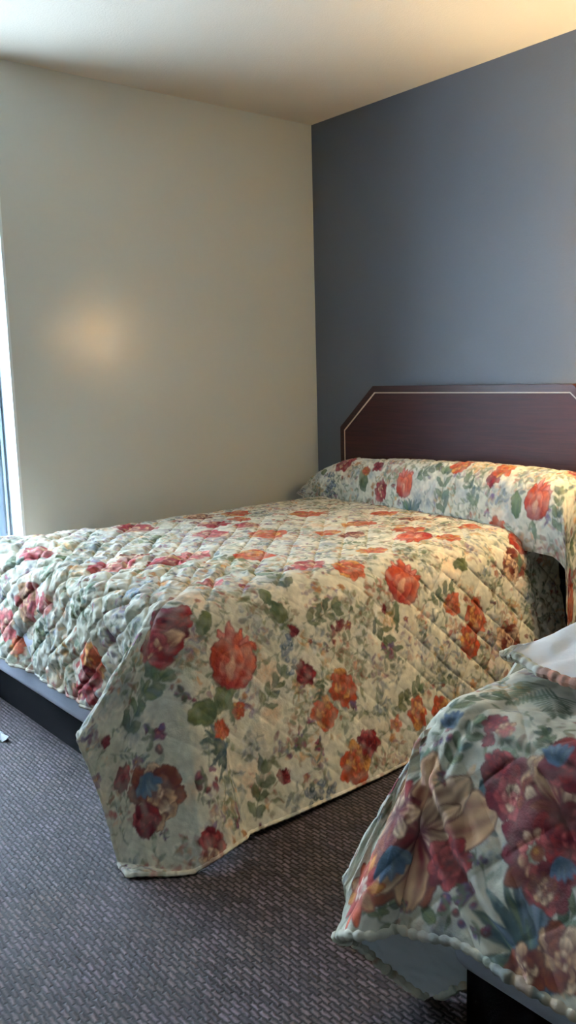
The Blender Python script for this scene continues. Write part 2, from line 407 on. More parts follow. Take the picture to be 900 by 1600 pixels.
PRINT1 = [
    ('tulip', 1.402, 1.584, 0.2, -2.66),
    ('tulip', 1.312, 0.87, 0.19, -2.37),
    ('tulip', 1.27, 0.204, 0.15, -2.36),
    ('redsm', 1.264, 1.722, 0.12, -1.03),
    ('rose', 1.306, 1.77, 0.12, -0.98),
    ('pinkrose', 1.126, 1.14, 0.12, -0.68),
    ('orange', 1.216, 1.05, 0.12, -1.25),
    ('redsm', 1.504, 1.356, 0.075, -1.34),
    ('orange', 1.576, 1.23, 0.12, -1.33),
    ('orange', 1.63, 1.32, 0.1, -1.31),
    ('orange', 1.432, 0.672, 0.085, -1.38),
    ('orange', 1.498, 0.564, 0.12, -1.37),
    ('orange', 1.57, 0.618, 0.11, -1.36),
    ('orange', 1.798, 1.248, 0.13, -1.28),
    ('redsm', 1.75, 1.182, 0.09, -1.3),
    ('orange', 1.726, 0.942, 0.1, -1.29),
    ('orange', 1.756, 0.822, 0.09, -1.29),
    ('tanrose', 1.648, 1.926, 0.17, -1.11),
    ('redsm', 1.552, 2.01, 0.07, -0.92),
    ('redsm', 1.696, 1.974, 0.09, -1.1),
    ('redsm', 1.822, 1.83, 0.09, -1.16),
    ('tanrose', 1.852, 1.854, 0.06, -1.15),
    ('orange', 0.904, 1.95, 0.12, -0.21),
    ('redsm', 0.88, 2.022, 0.13, -0.25),
    ('rose', 0.808, 2.076, 0.09, -0.28),
    ('rose', 0.412, 1.86, 0.16, -0.18),
    ('pinkrose', 0.274, 1.968, 0.13, -0.28),
    ('pinkrose', 0.652, 1.578, 0.17, -0.74),
    ('pinkrose', 0.538, 1.848, 0.09, -0.19),
    ('orange', 0.85, 1.152, 0.15, -0.76),
    ('pinkrose', 0.7, 1.302, 0.14, -0.71),
    ('orange', 0.574, 0.87, 0.17, -0.79),
    ('pinkrose', 0.418, 1.032, 0.16, -0.73),
    ('orange', 0.346, 0.474, 0.16, -0.69),
    ('orange', 0.7, 0.504, 0.14, -0.55),
    ('orange', 0.964, 0.492, 0.13, -0.68),
    ('orange', 0.106, 0.678, 0.14, -0.66),
    ('rose', 0.07, 1.17, 0.18, -0.95),
    ('pinkrose', 1.102, 1.5, 0.08, -0.83),
    ('rose', 0.28, 1.668, 0.12, -0.78),
    ('orange', 0.61, 0.264, 0.12, -0.66),
    ('orange', 1.156, 0.498, 0.1, -0.82),
    ('leaf', 1.294, 1.644, 0.085, -2.55),
    ('leaves', 1.18, 1.32, 0.16, -2.99),
    ('leaf', 1.258, 1.416, 0.07, -2.57),
    ('leaf', 1.312, 1.398, 0.08, -0.23),
    ('grape', 1.438, 1.404, 0.11, -2.85),
    ('leaves', 1.522, 1.488, 0.13, -2.24),
    ('blade', 1.618, 1.716, 0.12, 1.65),
    ('leaves', 1.414, 1.884, 0.18, -2.13),
    ('leaves', 1.402, 1.836, 0.12, -1.81),
    ('berries', 1.516, 1.866, 0.09, -1.08),
    ('berries', 1.678, 1.782, 0.085, -1.2),
    ('berries', 1.456, 1.758, 0.06, -1.14),
    ('berries', 1.792, 1.71, 0.06, -1.32),
    ('leaf', 1.516, 1.722, 0.12, 1.63),
    ('leaf', 1.504, 1.644, 0.1, -2.27),
    ('leaves', 1.354, 1.254, 0.14, -1.78),
    ('berries', 1.414, 1.224, 0.06, -1.36),
    ('leaves', 1.456, 1.02, 0.13, -0.4),
    ('berries', 1.51, 1.008, 0.07, -1.35),
    ('leaves', 1.39, 0.72, 0.12, -1.75),
    ('leaves', 1.672, 0.972, 0.13, -1.83),
    ('berries', 1.714, 1.356, 0.06, -1.3),
    ('grape', 1.828, 1.398, 0.12, -1.4),
    ('redsm', 1.75, 1.512, 0.05, -1.28),
    ('orange', 1.576, 1.68, 0.06, -1.38),
    ('leaves', 1.774, 1.602, 0.14, -2.62),
    ('redsm', 1.42, 2.028, 0.035, -0.82),
    ('blue', 1.612, 1.938, 0.07, 0.0),
    ('leaf', 1.306, 0.582, 0.08, -1.75),
    ('berries', 1.792, 2.094, 0.05, -1.29),
    ('leaf', 0.382, 1.626, 0.09, -2.04),
    ('leaves', 0.328, 1.248, 0.14, -2.14),
    ('leaves', 0.502, 1.974, 0.16, -1.01),
    ('leaves', 0.256, 1.728, 0.14, -0.73),
    ('leaves', 0.766, 1.806, 0.14, -0.9),
    ('grape', 0.988, 1.68, 0.12, -2.0),
    ('leaves', 0.826, 1.26, 0.12, -0.82),
    ('redsm', 0.724, 2.094, 0.06, -0.26),
    ('orange', 0.358, 2.028, 0.07, -0.21),
    ('berries', 1.678, 1.428, 0.05, -1.3),
    ('redsm', 1.378, 1.362, 0.035, -1.36),
    ('redsm', 1.396, 1.188, 0.04, -1.37),
    ('redsm', 1.384, 0.99, 0.03, -1.38),
    ('orange', 1.546, 1.602, 0.05, -1.32),
    ('small', 1.732, 1.05, 0.06, -1.3),
]
PRINT2 = [
    ('lily', -0.001, 0.517, 0.26, -1.14),
    ('lily', -0.068, 0.479, 0.12, -2.59),
    ('daisy', -0.111, 0.599, 0.135, -0.05),
    ('blue', -0.044, 0.556, 0.065, 1.3),
    ('redsm', 0.071, 0.551, 0.09, -0.17),
    ('redsm', -0.183, 0.407, 0.05, 0.65),
    ('redsm', 0.143, 0.402, 0.11, -0.33),
    ('pinkrose', 0.158, 0.421, 0.07, -0.34),
    ('redsm', 0.114, 0.378, 0.05, -0.27),
    ('tanrose', 0.206, 0.373, 0.09, -0.33),
    ('tanrose', 0.21, 0.412, 0.1, -0.35),
    ('lily', 0.249, 0.407, 0.15, -1.26),
    ('redsm', 0.239, 0.335, 0.1, -0.36),
    ('wreath', 0.225, 0.484, 0.15, -0.38),
    ('redsm', 0.254, 0.522, 0.08, -0.4),
    ('tanrose', 0.244, 0.527, 0.05, -0.4),
    ('redsm', 0.268, 0.445, 0.1, -0.38),
    ('redsm', 0.081, 0.311, 0.045, -0.36),
    ('pinkrose', 0.11, 0.32, 0.035, -0.34),
    ('redsm', 0.086, 0.344, 0.028, -0.26),
    ('berries', -0.006, 0.354, 0.05, 0.23),
    ('blue', 0.004, 0.33, 0.035, -2.09),
    ('fern', 0.052, 0.176, 0.13, 1.65),
    ('fern', 0.114, 0.186, 0.12, 0.86),
    ('leaves', 0.038, 0.364, 0.09, -1.24),
    ('leaves', -0.001, 0.436, 0.1, -2.05),
    ('leaves', 0.038, 0.45, 0.07, -0.22),
    ('berries', 0.018, 0.426, 0.03, -0.25),
    ('berries', 0.124, 0.532, 0.035, -0.31),
    ('berries', 0.1, 0.623, 0.07, -0.21),
    ('berries', 0.119, 0.594, 0.06, -0.29),
    ('berries', 0.009, 0.632, 0.035, -0.34),
    ('berries', 0.162, 0.632, 0.045, -0.45),
    ('leaves', -0.039, 0.628, 0.07, -0.23),
    ('leaf', 0.057, 0.637, 0.04, 0.41),
    ('blade', 0.23, 0.584, 0.15, -2.32),
    ('blade', -0.553, 0.09, 0.14, -1.19),
    ('blade', 0.206, 0.618, 0.13, -2.98),
    ('blade', 0.258, 0.628, 0.13, -2.07),
    ('blue', 0.287, 0.642, 0.06, -1.63),
    ('tanrose', 0.302, 0.608, 0.1, -0.46),
    ('tanrose', 0.249, 0.647, 0.07, -0.47),
    ('leaves', 0.297, 0.556, 0.1, -1.28),
    ('leaves', 0.201, 0.32, 0.07, -2.5),
    ('blue', 0.215, 0.33, 0.045, -2.04),
    ('blade', 0.11, 0.426, 0.06, 0.69),
    ('small', -0.034, 0.224, 0.04, 0.49),
    ('leaves', 0.004, 0.272, 0.1, -1.24),
    ('blue', 0.268, 0.488, 0.04, 1.09),
]
PRINT3 = [
    ('tulip', 0.828, 0.438, 0.14, -1.68),
    ('tulip', 1.566, 0.432, 0.15, -1.38),
    ('leaf', 0.54, 0.45, 0.1, -1.99),
    ('redsm', 0.618, 0.372, 0.07, -0.01),
    ('orange', 0.546, 0.402, 0.05, -0.03),
    ('leaves', 1.08, 0.462, 0.16, -1.73),
    ('leaves', 1.242, 0.45, 0.12, -2.3),
    ('redsm', 1.332, 0.384, 0.07, -0.07),
    ('orange', 1.35, 0.336, 0.1, -0.17),
    ('leaf', 1.47, 0.462, 0.09, -1.75),
    ('leaves', 0.948, 0.39, 0.12, -0.57),
    ('grape', 0.306, 0.462, 0.12, -1.68),
    ('orange', 1.122, 0.342, 0.1, -0.08),
    ('leaf', 0.228, 0.384, 0.06, -2.08),
    ('orange', 1.992, 0.486, 0.15, -0.95),
    ('rose', 1.926, 0.474, 0.09, -0.89),
    ('leaves', 1.806, 0.48, 0.14, -1.18),
    ('leaves', 1.662, 0.456, 0.12, -1.79),
    ('blade', 0.882, 0.522, 0.1, -1.57),
]
import bpy, bmesh
from mathutils import Vector, Matrix
col = bpy.context.scene.collection
scene = bpy.context.scene

def tag(o, label=None, cat=None, group=None, kind=None):
    if label: o['label'] = label
    if cat: o['category'] = cat
    if group: o['group'] = group
    if kind: o['kind'] = kind
    return o
def link(name, me, m=None, parent=None):
    o = bpy.data.objects.new(name, me); col.objects.link(o)
    if m and me is not None: me.materials.append(m)
    if parent is not None: o.parent = parent
    return o
def empty(name, loc):
    o = bpy.data.objects.new(name, None); col.objects.link(o); o.location = loc; o.empty_display_size = .1
    return o
def put(name, bm, m, parent=None, smooth=False, origin=None):
    bmesh.ops.recalc_face_normals(bm, faces=bm.faces)
    me = bpy.data.meshes.new(name)
    if origin is not None:
        bmesh.ops.translate(bm, verts=bm.verts, vec=-Vector(origin))
    bm.to_mesh(me); bm.free()
    if smooth:
        for p in me.polygons: p.use_smooth = True
    o = link(name, me, m, parent)
    if origin is not None:
        o.location = Vector(origin) - (parent.location if parent is not None else Vector())
    elif parent is not None:
        o.location = -parent.location
    return o
def box(bm, lo, hi, bev=0.0, seg=2):
    g = bmesh.ops.create_cube(bm, size=1)
    vs = g['verts']
    for v in vs:
        v.co = Vector([lo[i] + (v.co[i] + .5) * (hi[i] - lo[i]) for i in range(3)])
    if bev:
        es = list({e for v in vs for e in v.link_edges})
        bmesh.ops.bevel(bm, geom=es, offset=bev, segments=seg, profile=.5, affect='EDGES')
def prism(bm, outline, y0, y1):
    """closed outline of (x, z) points, extruded from y0 to y1"""
    a = [bm.verts.new((x, y0, z)) for x, z in outline]; b = [bm.verts.new((x, y1, z)) for x, z in outline]
    bm.faces.new(a); bm.faces.new(list(reversed(b)))
    n = len(a)
    for i in range(n): bm.faces.new((a[i], b[i], b[(i + 1) % n], a[(i + 1) % n]))
def grid_mesh(name, P, m, colors=None, smooth=True):
    nu, nv = P.shape[:2]
    me = bpy.data.meshes.new(name)
    idx = np.arange(nu * nv).reshape(nu, nv)
    q = np.stack([idx[:-1, :-1], idx[:-1, 1:], idx[1:, 1:], idx[1:, :-1]], -1).reshape(-1, 4)
    me.vertices.add(nu * nv); me.vertices.foreach_set('co', P.astype(np.float32).ravel())
    me.loops.add(q.size); me.loops.foreach_set('vertex_index', q.astype(np.int32).ravel())
    me.polygons.add(len(q)); me.polygons.foreach_set('loop_start', np.arange(0, q.size, 4, dtype=np.int32))
    me.polygons.foreach_set('loop_total', np.full(len(q), 4, dtype=np.int32))
    me.polygons.foreach_set('use_smooth', np.ones(len(q), dtype=bool))
    me.update(calc_edges=True)
    if colors is not None:
        at = me.attributes.new('print', 'FLOAT_COLOR', 'POINT')
        c = np.ones((nu * nv, 4), np.float32); c[:, :3] = colors.reshape(-1, 3)
        at.data.foreach_set('color', c.ravel())
    me.validate()
    me.materials.append(m)
    return me
def tube(name, pts, rad, m, parent=None, n=8, bumps=None, colors=None):
    """a round edge roll following points; bumps makes it scalloped"""
    P = np.asarray(pts, float)
    T = np.gradient(P, axis=0); T /= np.linalg.norm(T, axis=1, keepdims=True) + 1e-9
    ref = np.array([0.02, 0.01, 1.0]); A = np.cross(T, ref); A /= np.linalg.norm(A, axis=1, keepdims=True) + 1e-9
    B = np.cross(T, A)
    L = np.concatenate([[0], np.cumsum(np.linalg.norm(np.diff(P, axis=0), axis=1))])
    r = rad * (1 + (bumps[0] * np.abs(np.sin(math.pi * L / bumps[1])) if bumps else 0 * L))
    th = np.linspace(0, math.tau, n + 1)
    G = P[:, None] + (A[:, None] * np.cos(th)[None, :, None] + B[:, None] * np.sin(th)[None, :, None]) * r[:, None, None]
    c = None
    if colors is not None: c = np.repeat(colors[:, None], n + 1, axis=1)
    me = grid_mesh(name, G, m, c)
    return link(name, me, None, parent)

# ---------------------------------------------------------------- materials
def new(name):
    m = bpy.data.materials.new(name); m.use_nodes = True
    nt = m.node_tree; b = nt.nodes['Principled BSDF']
    return m, nt, b
def N(nt, t, **k):
    n = nt.nodes.new(t)
    for a, v in k.items():
        if a in n.inputs.keys() if isinstance(a, str) else False: n.inputs[a].default_value = v
        else: setattr(n, a, v)
    return n
def rgb(c): return tuple(lin(c)) + (1,)
def paint_mat(name, c, rough=.6, bump=.15, scale=220, spec=.4, mottling=.04):
    m, nt, b = new(name)
    tc = N(nt, 'ShaderNodeTexCoord'); no = nt.nodes.new('ShaderNodeTexNoise'); no.inputs['Scale'].default_value = scale; no.inputs['Detail'].default_value = 4
    nt.links.new(tc.outputs['Object'], no.inputs['Vector'])
    n2 = nt.nodes.new('ShaderNodeTexNoise'); n2.inputs['Scale'].default_value = 2.5; n2.inputs['Detail'].default_value = 5
    nt.links.new(tc.outputs['Object'], n2.inputs['Vector'])
    mx = nt.nodes.new('ShaderNodeMix'); mx.data_type = 'RGBA'
    k = lin(c)
    mx.inputs[6].default_value = tuple(k * (1 - mottling)) + (1,); mx.inputs[7].default_value = tuple(np.minimum(k * (1 + mottling), 1)) + (1,)
    nt.links.new(n2.outputs['Fac'], mx.inputs[0]); nt.links.new(mx.outputs[2], b.inputs['Base Color'])
    bp = nt.nodes.new('ShaderNodeBump'); bp.inputs['Strength'].default_value = bump; bp.inputs['Distance'].default_value = .002
    nt.links.new(no.outputs['Fac'], bp.inputs['Height']); nt.links.new(bp.outputs['Normal'], b.inputs['Normal'])
    b.inputs['Roughness'].default_value = rough; b.inputs['Specular IOR Level'].default_value = spec
    return m
M_beige = paint_mat('beige_wall_paint', (200, 206, 203), rough=.25, bump=.22, scale=60, spec=.55, mottling=.02)
M_slate = paint_mat('slate_wall_paint', (92, 97, 104), rough=.5, bump=.35, scale=110, spec=.4, mottling=.03)
M_ceil = paint_mat('ceiling_paint', (208, 200, 184), rough=.9, bump=.6, scale=160, spec=.1, mottling=.02)
M_trim = paint_mat('white_window_paint', (226, 236, 240), rough=.4, bump=.05, scale=60)
M_alu = paint_mat('grey_sash_paint', (150, 168, 186), rough=.35, bump=.02, scale=60)
M_base = paint_mat('black_bed_base_fabric', (9, 8, 12), rough=.9, bump=.4, scale=300, spec=.1)
M_box = paint_mat('grey_box_spring_ticking', (186, 190, 202), rough=.85, bump=.3, scale=400, spec=.2)
M_matt = paint_mat('white_mattress_ticking', (214, 214, 214), rough=.85, bump=.3, scale=300, spec=.2)
M_lining = paint_mat('white_spread_lining', (238, 243, 248), rough=.85, bump=.5, scale=60, spec=.15, mottling=.05)
M_sheet = paint_mat('white_sheet', (228, 230, 234), rough=.8, bump=.2, scale=40, spec=.2)
M_paper = paint_mat('white_paper', (225, 228, 232), rough=.7, bump=.1, scale=50)
M_brass = paint_mat('aged_brass', (150, 120, 74), rough=.3, bump=.05); M_brass.node_tree.nodes['Principled BSDF'].inputs['Metallic'].default_value = 1
M_inlay = paint_mat('pale_inlay', (205, 184, 160), rough=.35, bump=.02)

def cloth_mat(name):
    m, nt, b = new(name)
    at = nt.nodes.new('ShaderNodeAttribute'); at.attribute_name = 'print'
    tc = N(nt, 'ShaderNodeTexCoord')
    no = nt.nodes.new('ShaderNodeTexNoise'); no.inputs['Scale'].default_value = 38; no.inputs['Detail'].default_value = 6; no.inputs['Roughness'].default_value = .6
    nt.links.new(tc.outputs['Object'], no.inputs['Vector'])
    bp = nt.nodes.new('ShaderNodeBump'); bp.inputs['Strength'].default_value = .55; bp.inputs['Distance'].default_value = .006
    nt.links.new(no.outputs['Fac'], bp.inputs['Height']); nt.links.new(bp.outputs['Normal'], b.inputs['Normal'])
    nt.links.new(at.outputs['Color'], b.inputs['Base Color'])
    b.inputs['Roughness'].default_value = .8; b.inputs['Specular IOR Level'].default_value = .15
    return m
M_print = cloth_mat('floral_cotton_print')

def wood_mat(name, c0, c1, rough):
    m, nt, b = new(name)
    tc = N(nt, 'ShaderNodeTexCoord'); mp = nt.nodes.new('ShaderNodeMapping'); mp.inputs['Scale'].default_value = (1.2, 8, 22)
    nt.links.new(tc.outputs['Object'], mp.inputs['Vector'])
    no = nt.nodes.new('ShaderNodeTexNoise'); no.inputs['Scale'].default_value = 3; no.inputs['Detail'].default_value = 8; no.inputs['Distortion'].default_value = 1.2
    nt.links.new(mp.outputs['Vector'], no.inputs['Vector'])
    cr = nt.nodes.new('ShaderNodeValToRGB'); cr.color_ramp.elements[0].position = .35; cr.color_ramp.elements[1].position = .68
    cr.color_ramp.elements[0].color = rgb(c0); cr.color_ramp.elements[1].color = rgb(c1)
    nt.links.new(no.outputs['Fac'], cr.inputs['Fac']); nt.links.new(cr.outputs['Color'], b.inputs['Base Color'])
    b.inputs['Roughness'].default_value = rough; b.inputs['Specular IOR Level'].default_value = .25
    return m
M_wood = wood_mat('mahogany_laminate', (42, 15, 14), (62, 25, 20), .5)
M_wood2 = wood_mat('dark_mahogany_edge', (44, 24, 22), (62, 34, 28), .4)

def carpet_mat():
    m, nt, b = new('woven_loop_carpet')
    tc = N(nt, 'ShaderNodeTexCoord')
    wob = nt.nodes.new('ShaderNodeTexNoise'); wob.inputs['Scale'].default_value = 75
    nt.links.new(tc.outputs['Object'], wob.inputs['Vector'])
    sc = nt.nodes.new('ShaderNodeVectorMath'); sc.operation = 'SCALE'; sc.inputs['Scale'].default_value = .009
    nt.links.new(wob.outputs['Color'], sc.inputs[0])
    ad = nt.nodes.new('ShaderNodeVectorMath'); ad.operation = 'ADD'
    nt.links.new(tc.outputs['Object'], ad.inputs[0]); nt.links.new(sc.outputs[0], ad.inputs[1])
    br = nt.nodes.new('ShaderNodeTexBrick')
    br.inputs['Scale'].default_value = 1; br.inputs['Brick Width'].default_value = .030; br.inputs['Row Height'].default_value = .0125
    br.inputs['Mortar Size'].default_value = .0060; br.inputs['Mortar Smooth'].default_value = 1.0; br.offset = .5
    br.inputs['Color1'].default_value = rgb((102, 90, 90)); br.inputs['Color2'].default_value = rgb((52, 43, 44)); br.inputs['Mortar'].default_value = rgb((17, 12, 11))
    nt.links.new(ad.outputs[0], br.inputs['Vector'])
    no = nt.nodes.new('ShaderNodeTexNoise'); no.inputs['Scale'].default_value = 130; no.inputs['Detail'].default_value = 3
    nt.links.new(tc.outputs['Object'], no.inputs['Vector'])
    n3 = nt.nodes.new('ShaderNodeTexNoise'); n3.inputs['Scale'].default_value = 7; n3.inputs['Detail'].default_value = 3
    nt.links.new(tc.outputs['Object'], n3.inputs['Vector'])
    cr = nt.nodes.new('ShaderNodeValToRGB'); cr.color_ramp.elements[0].position = .38; cr.color_ramp.elements[1].position = .62
    cr.color_ramp.elements[0].color = (.85, .78, .72, 1); cr.color_ramp.elements[1].color = (1.05, 1.0, 1.15, 1)
    nt.links.new(n3.outputs['Fac'], cr.inputs['Fac'])
    m0 = nt.nodes.new('ShaderNodeMix'); m0.data_type = 'RGBA'; m0.blend_type = 'MULTIPLY'; m0.inputs[0].default_value = 1
    nt.links.new(br.outputs['Color'], m0.inputs[6]); nt.links.new(cr.outputs['Color'], m0.inputs[7])
    m1 = nt.nodes.new('ShaderNodeMix'); m1.data_type = 'RGBA'; m1.blend_type = 'OVERLAY'; m1.inputs[0].default_value = .55
    nt.links.new(m0.outputs[2], m1.inputs[6]); nt.links.new(no.outputs['Fac'], m1.inputs[7])
    nt.links.new(m1.outputs[2], b.inputs['Base Color'])
    bp = nt.nodes.new('ShaderNodeBump'); bp.inputs['Strength'].default_value = .7; bp.inputs['Distance'].default_value = .003; bp.invert = True
    nt.links.new(br.outputs['Fac'], bp.inputs['Height'])
    nt.links.new(bp.outputs['Normal'], b.inputs['Normal'])
    b.inputs['Roughness'].default_value = .75; b.inputs['Specular IOR Level'].default_value = .25
    b.inputs['Sheen Weight'].default_value = .05
    return m
M_carpet = carpet_mat()
def glass_mat():
    m, nt, b = new('window_glass')
    b.inputs['Transmission Weight'].default_value = 1; b.inputs['Roughness'].default_value = 0; b.inputs['IOR'].default_value = 1.02
    return m
M_glass = glass_mat()
def shade_mat():
    m, nt, b = new('cream_lamp_shade')
    b.inputs['Base Color'].default_value = rgb((240, 220, 180)); b.inputs['Roughness'].default_value = .8
    b.inputs['Emission Color'].default_value = (1, .79, .48, 1); b.inputs['Emission Strength'].default_value = 40
    tr = nt.nodes.new('ShaderNodeBsdfTranslucent'); tr.inputs['Color'].default_value = rgb((250, 222, 170))
    mx = nt.nodes.new('ShaderNodeMixShader'); mx.inputs[0].default_value = .5
    out = nt.nodes['Material Output']
    nt.links.new(b.outputs[0], mx.inputs[1]); nt.links.new(tr.outputs[0], mx.inputs[2]); nt.links.new(mx.outputs[0], out.inputs['Surface'])
    return m
M_shade = shade_mat()
def bulb_mat():
    m, nt, b = new('bulb_glass')
    b.inputs['Emission Color'].default_value = (1, .78, .44, 1); b.inputs['Emission Strength'].default_value = BULB
    return m

# ---------------------------------------------------------------- room
H = 2.44; XR = 5.6; YF = -4.7; W0, W1, WZ0, WZ1 = -2.80, -1.648, 0.28, 2.20
def st(o): o['kind'] = 'structure'; return o
bm = bmesh.new(); box(bm, (-.3, YF - .2, -.1), (XR + .2, .2, 0)); st(put('floor', bm, M_carpet))
bm = bmesh.new(); box(bm, (-.3, YF - .2, H), (XR + .2, .2, H + .1)); st(put('ceiling', bm, M_ceil))
bm = bmesh.new(); box(bm, (-.3, 0, 0), (XR + .2, .2, H)); st(put('wall_back', bm, M_slate))
bm = bmesh.new()
box(bm, (-.3, W1, 0), (0, 0, H)); box(bm, (-.3, YF, 0), (0, W0, H)); box(bm, (-.3, W0, 0), (0, W1, WZ0)); box(bm, (-.3, W0, WZ1), (0, W1, H))
st(put('wall_left', bm, M_beige))
bm = bmesh.new(); box(bm, (XR, YF, 0), (XR + .2, 0, H)); st(put('wall_right', bm, M_beige))
bm = bmesh.new(); box(bm, (-.3, YF - .2, 0), (XR + .2, YF, H)); st(put('wall_front', bm, M_beige))
# window: white reveal boards, grey sash, glass
bm = bmesh.new()
e = .004
box(bm, (-.14, W1 - .012, WZ0), (e, W1 - e * 0, WZ1)); box(bm, (-.14, W0, WZ0), (e, W0 + .012, WZ1))
box(bm, (-.14, W0, WZ1 - .012), (e, W1, WZ1)); box(bm, (-.14, W0, WZ0), (.03, W1, WZ0 + .02))
win = st(put('window_1', bm, M_trim))
bm = bmesh.new()
a0, a1 = W0 + .012, W1 - .012
box(bm, (-.17, a1 - .05, WZ0 + .02), (-.12, a1, WZ1 - .012), .003); box(bm, (-.17, a0, WZ0 + .02), (-.12, a0 + .05, WZ1 - .012), .003)
box(bm, (-.17, a0 + .05, WZ1 - .062), (-.12, a1 - .05, WZ1 - .012), .003); box(bm, (-.17, a0 + .05, WZ0 + .02), (-.12, a1 - .05, WZ0 + .07), .003)
mid = (a0 + a1) / 2
box(bm, (-.17, mid - .025, WZ0 + .07), (-.12, mid + .025, WZ1 - .062), .003)
sash = put('window_frame', bm, M_alu, win)
bm = bmesh.new(); box(bm, (-.118, a1 - .018, WZ0 + .02), (-.108, a1 - .010, WZ1 - .012)); put('window_bead', bm, M_trim, win)
for (p0, p1) in ((a0 + .05, mid - .025), (mid + .025, a1 - .05)):
    bm = bmesh.new(); box(bm, (-.148, p0, WZ0 + .07), (-.143, p1, WZ1 - .062)); put('window_pane', bm, M_glass, win)
# low vinyl base trim along the walls, out of sight behind the beds
for nm, lo, hi in (('baseboard_back', (0, -.012, 0), (XR, 0, .09)), ('baseboard_left', (0, YF, 0), (.012, -.012, .09))):
    bm = bmesh.new(); box(bm, lo, hi, .003); st(put(nm, bm, M_wood2))

# ---------------------------------------------------------------- beds
def make_bed(x0, x1, y1, lab):
    r = empty('bed', ((x0 + x1) / 2, y1 / 2, 0)); tag(r, lab, 'bed')
    bm = bmesh.new(); box(bm, (x0 + .02, y1 + .03, 0), (x1 - .02, -.10, .130), .006)
    put('base', bm, M_base, r)['label'] = 'black plinth base'
    bm = bmesh.new(); box(bm, (x0, y1, .130), (x1, -.08, .352), .035, 4)
    put('box_spring', bm, M_box, r, smooth=True)['label'] = 'pale grey fabric box spring'
    bm = bmesh.new(); box(bm, (x0 + .005, y1 + .03, .352), (x1 - .005, -.08, .562), .05, 5)
    put('mattress', bm, M_matt, r, smooth=True)['label'] = 'white mattress'
make_bed(.22, 1.56, -1.945, 'made bed with black base and grey box spring, against the headboard')
make_bed(2.525, 3.89, -1.945, 'near bed with black base, cut off at the right edge')

# headboard on the wall
def octo(x0, x1, z0, z1, bx, bz): return [(x0, z0), (x0, z1 - bz), (x0 + bx, z1), (x1 - bx, z1), (x1, z1 - bz), (x1, z0)]
hb = empty('headboard', (1.0, -.02, .35)); tag(hb, 'dark mahogany headboard with cut corners and pale inlay line on slate wall', 'headboard')
bm = bmesh.new(); prism(bm, octo(.222, 1.782, .35, 1.134, .235, .205), -.036, -.001)
bmesh.ops.bevel(bm, geom=[e_ for e_ in bm.edges if abs(e_.verts[0].co.y + .036) < 1e-4 and abs(e_.verts[1].co.y + .036) < 1e-4], offset=.004, segments=2, affect='EDGES')
put('panel_board', bm, M_wood, hb)
def ring(o, i, y0, y1):
    bm = bmesh.new()
    for k in range(len(o) - 1):
        q = [o[k], o[k + 1], i[k + 1], i[k]]
        prism(bm, q, y0, y1)
    return bm
oo = octo(.222, 1.782, .35, 1.134, .235, .205); ii = octo(.247, 1.757, .35, 1.104, .218, .190); jj = octo(.2515, 1.7525, .35, 1.0985, .2165, .1885)
put('edge_rim', ring(oo, ii, -.041, -.0355), M_wood2, hb); 
x = put('inlay_strip', ring(ii, jj, -.0385, -.0355), M_inlay, hb); x['label'] = 'thin pale inlay line'

# spreads
def quilt_disp(S, T, cell, amp, seed, wr=.0016):
    m, f = quilt(S, T, cell, 1.0, seed)
    d = amp * np.maximum(m, 0) ** .55 - amp * .8
    d += wr * noise2(S, T, .028, seed + 4) + wr * 1.3 * noise2(S, T, .06, seed + 5) + wr * .5 * noise2(S, T, .013, seed + 6)
    return d
def spread(no, p, base, tab, seed, amp_fn, cell, density, warp=1.0):
    s, t = grids(p, no)
    S, T = np.meshgrid(s, t, indexing='ij')
    X, Y, Z = base(S, T)
    P, n = normals(X, Y, Z)
    d = amp_fn(S, T, X, Y, Z, cell, seed)
    P = P + n * d[..., None]
    P[..., 2] = np.maximum(P[..., 2], .006)
    C = paint(s, t, tab, seed, density, warp)
    return s, t, P, n, C

def amp1(S, T, X, Y, Z, cell, seed):
    Wt = B1['xr'] - B1['xl']; Lt = B1['yh'] - B1['yf']
    foot = sstep(.9, 1.5, T) * sstep(Wt + .15, Wt - .1, S)      # the foot end is puffier and more puckered
    side = sstep(Wt - .05, Wt + .15, S)
    head = sstep(.5, .0, T)
    d = quilt_disp(S + .018 * foot * noise2(S, T, .11, 50), T + .018 * foot * noise2(S, T, .13, 51), cell, .0085, seed, .0016 + .0014 * foot)
    amp = .75 + .9 * foot + .35 * side * sstep(1.4, .4, T)
    d = d * amp * (1 - .55 * side * sstep(.5, 1.1, T))
    pk = foot * .006 * noise2((S + T) * .4, (S - T), .035, 61) * sstep(.4, 1, foot)
    pk += .010 * noise2(S, T, .14, 62) * sstep(1.0, 1.4, T) * (1 - side)
    return d + pk
def crease(S, T, pts, wd, dep):
    d = np.full(S.shape, 9.0)
    for (x0, y0), (x1, y1) in zip(pts[:-1], pts[1:]):
        L2 = (x1 - x0) ** 2 + (y1 - y0) ** 2
        k = np.clip(((S - x0) * (x1 - x0) + (T - y0) * (y1 - y0)) / L2, 0, 1)
        d = np.minimum(d, np.hypot(S - x0 - k * (x1 - x0), T - y0 - k * (y1 - y0)))
    return -dep * np.exp(-(d / wd) ** 2) + dep * .5 * np.exp(-((d - wd * 2.2) / wd) ** 2)
def amp2(S, T, X, Y, Z, cell, seed):
    d = quilt_disp(S, T, cell, .004, seed, .0016)
    d += .004 * noise2(S * 2.2, T * .7, .09, 71)
    d += crease(S, T, [(-.10, .36), (.018, .478), (.075, .545), (.14, .60), (.24, .66)], .010, .011)
    d += crease(S, T, [(.04, .30), (.02, .42), (.10, .50)], .008, .004)
    d += crease(S, T, [(-.16, .30), (-.02, .34), (.12, .345), (.3, .34)], .007, .004)
    return d
def amp3(S, T, X, Y, Z, cell, seed):
    return quilt_disp(S, T, cell, .005, seed, .0018)

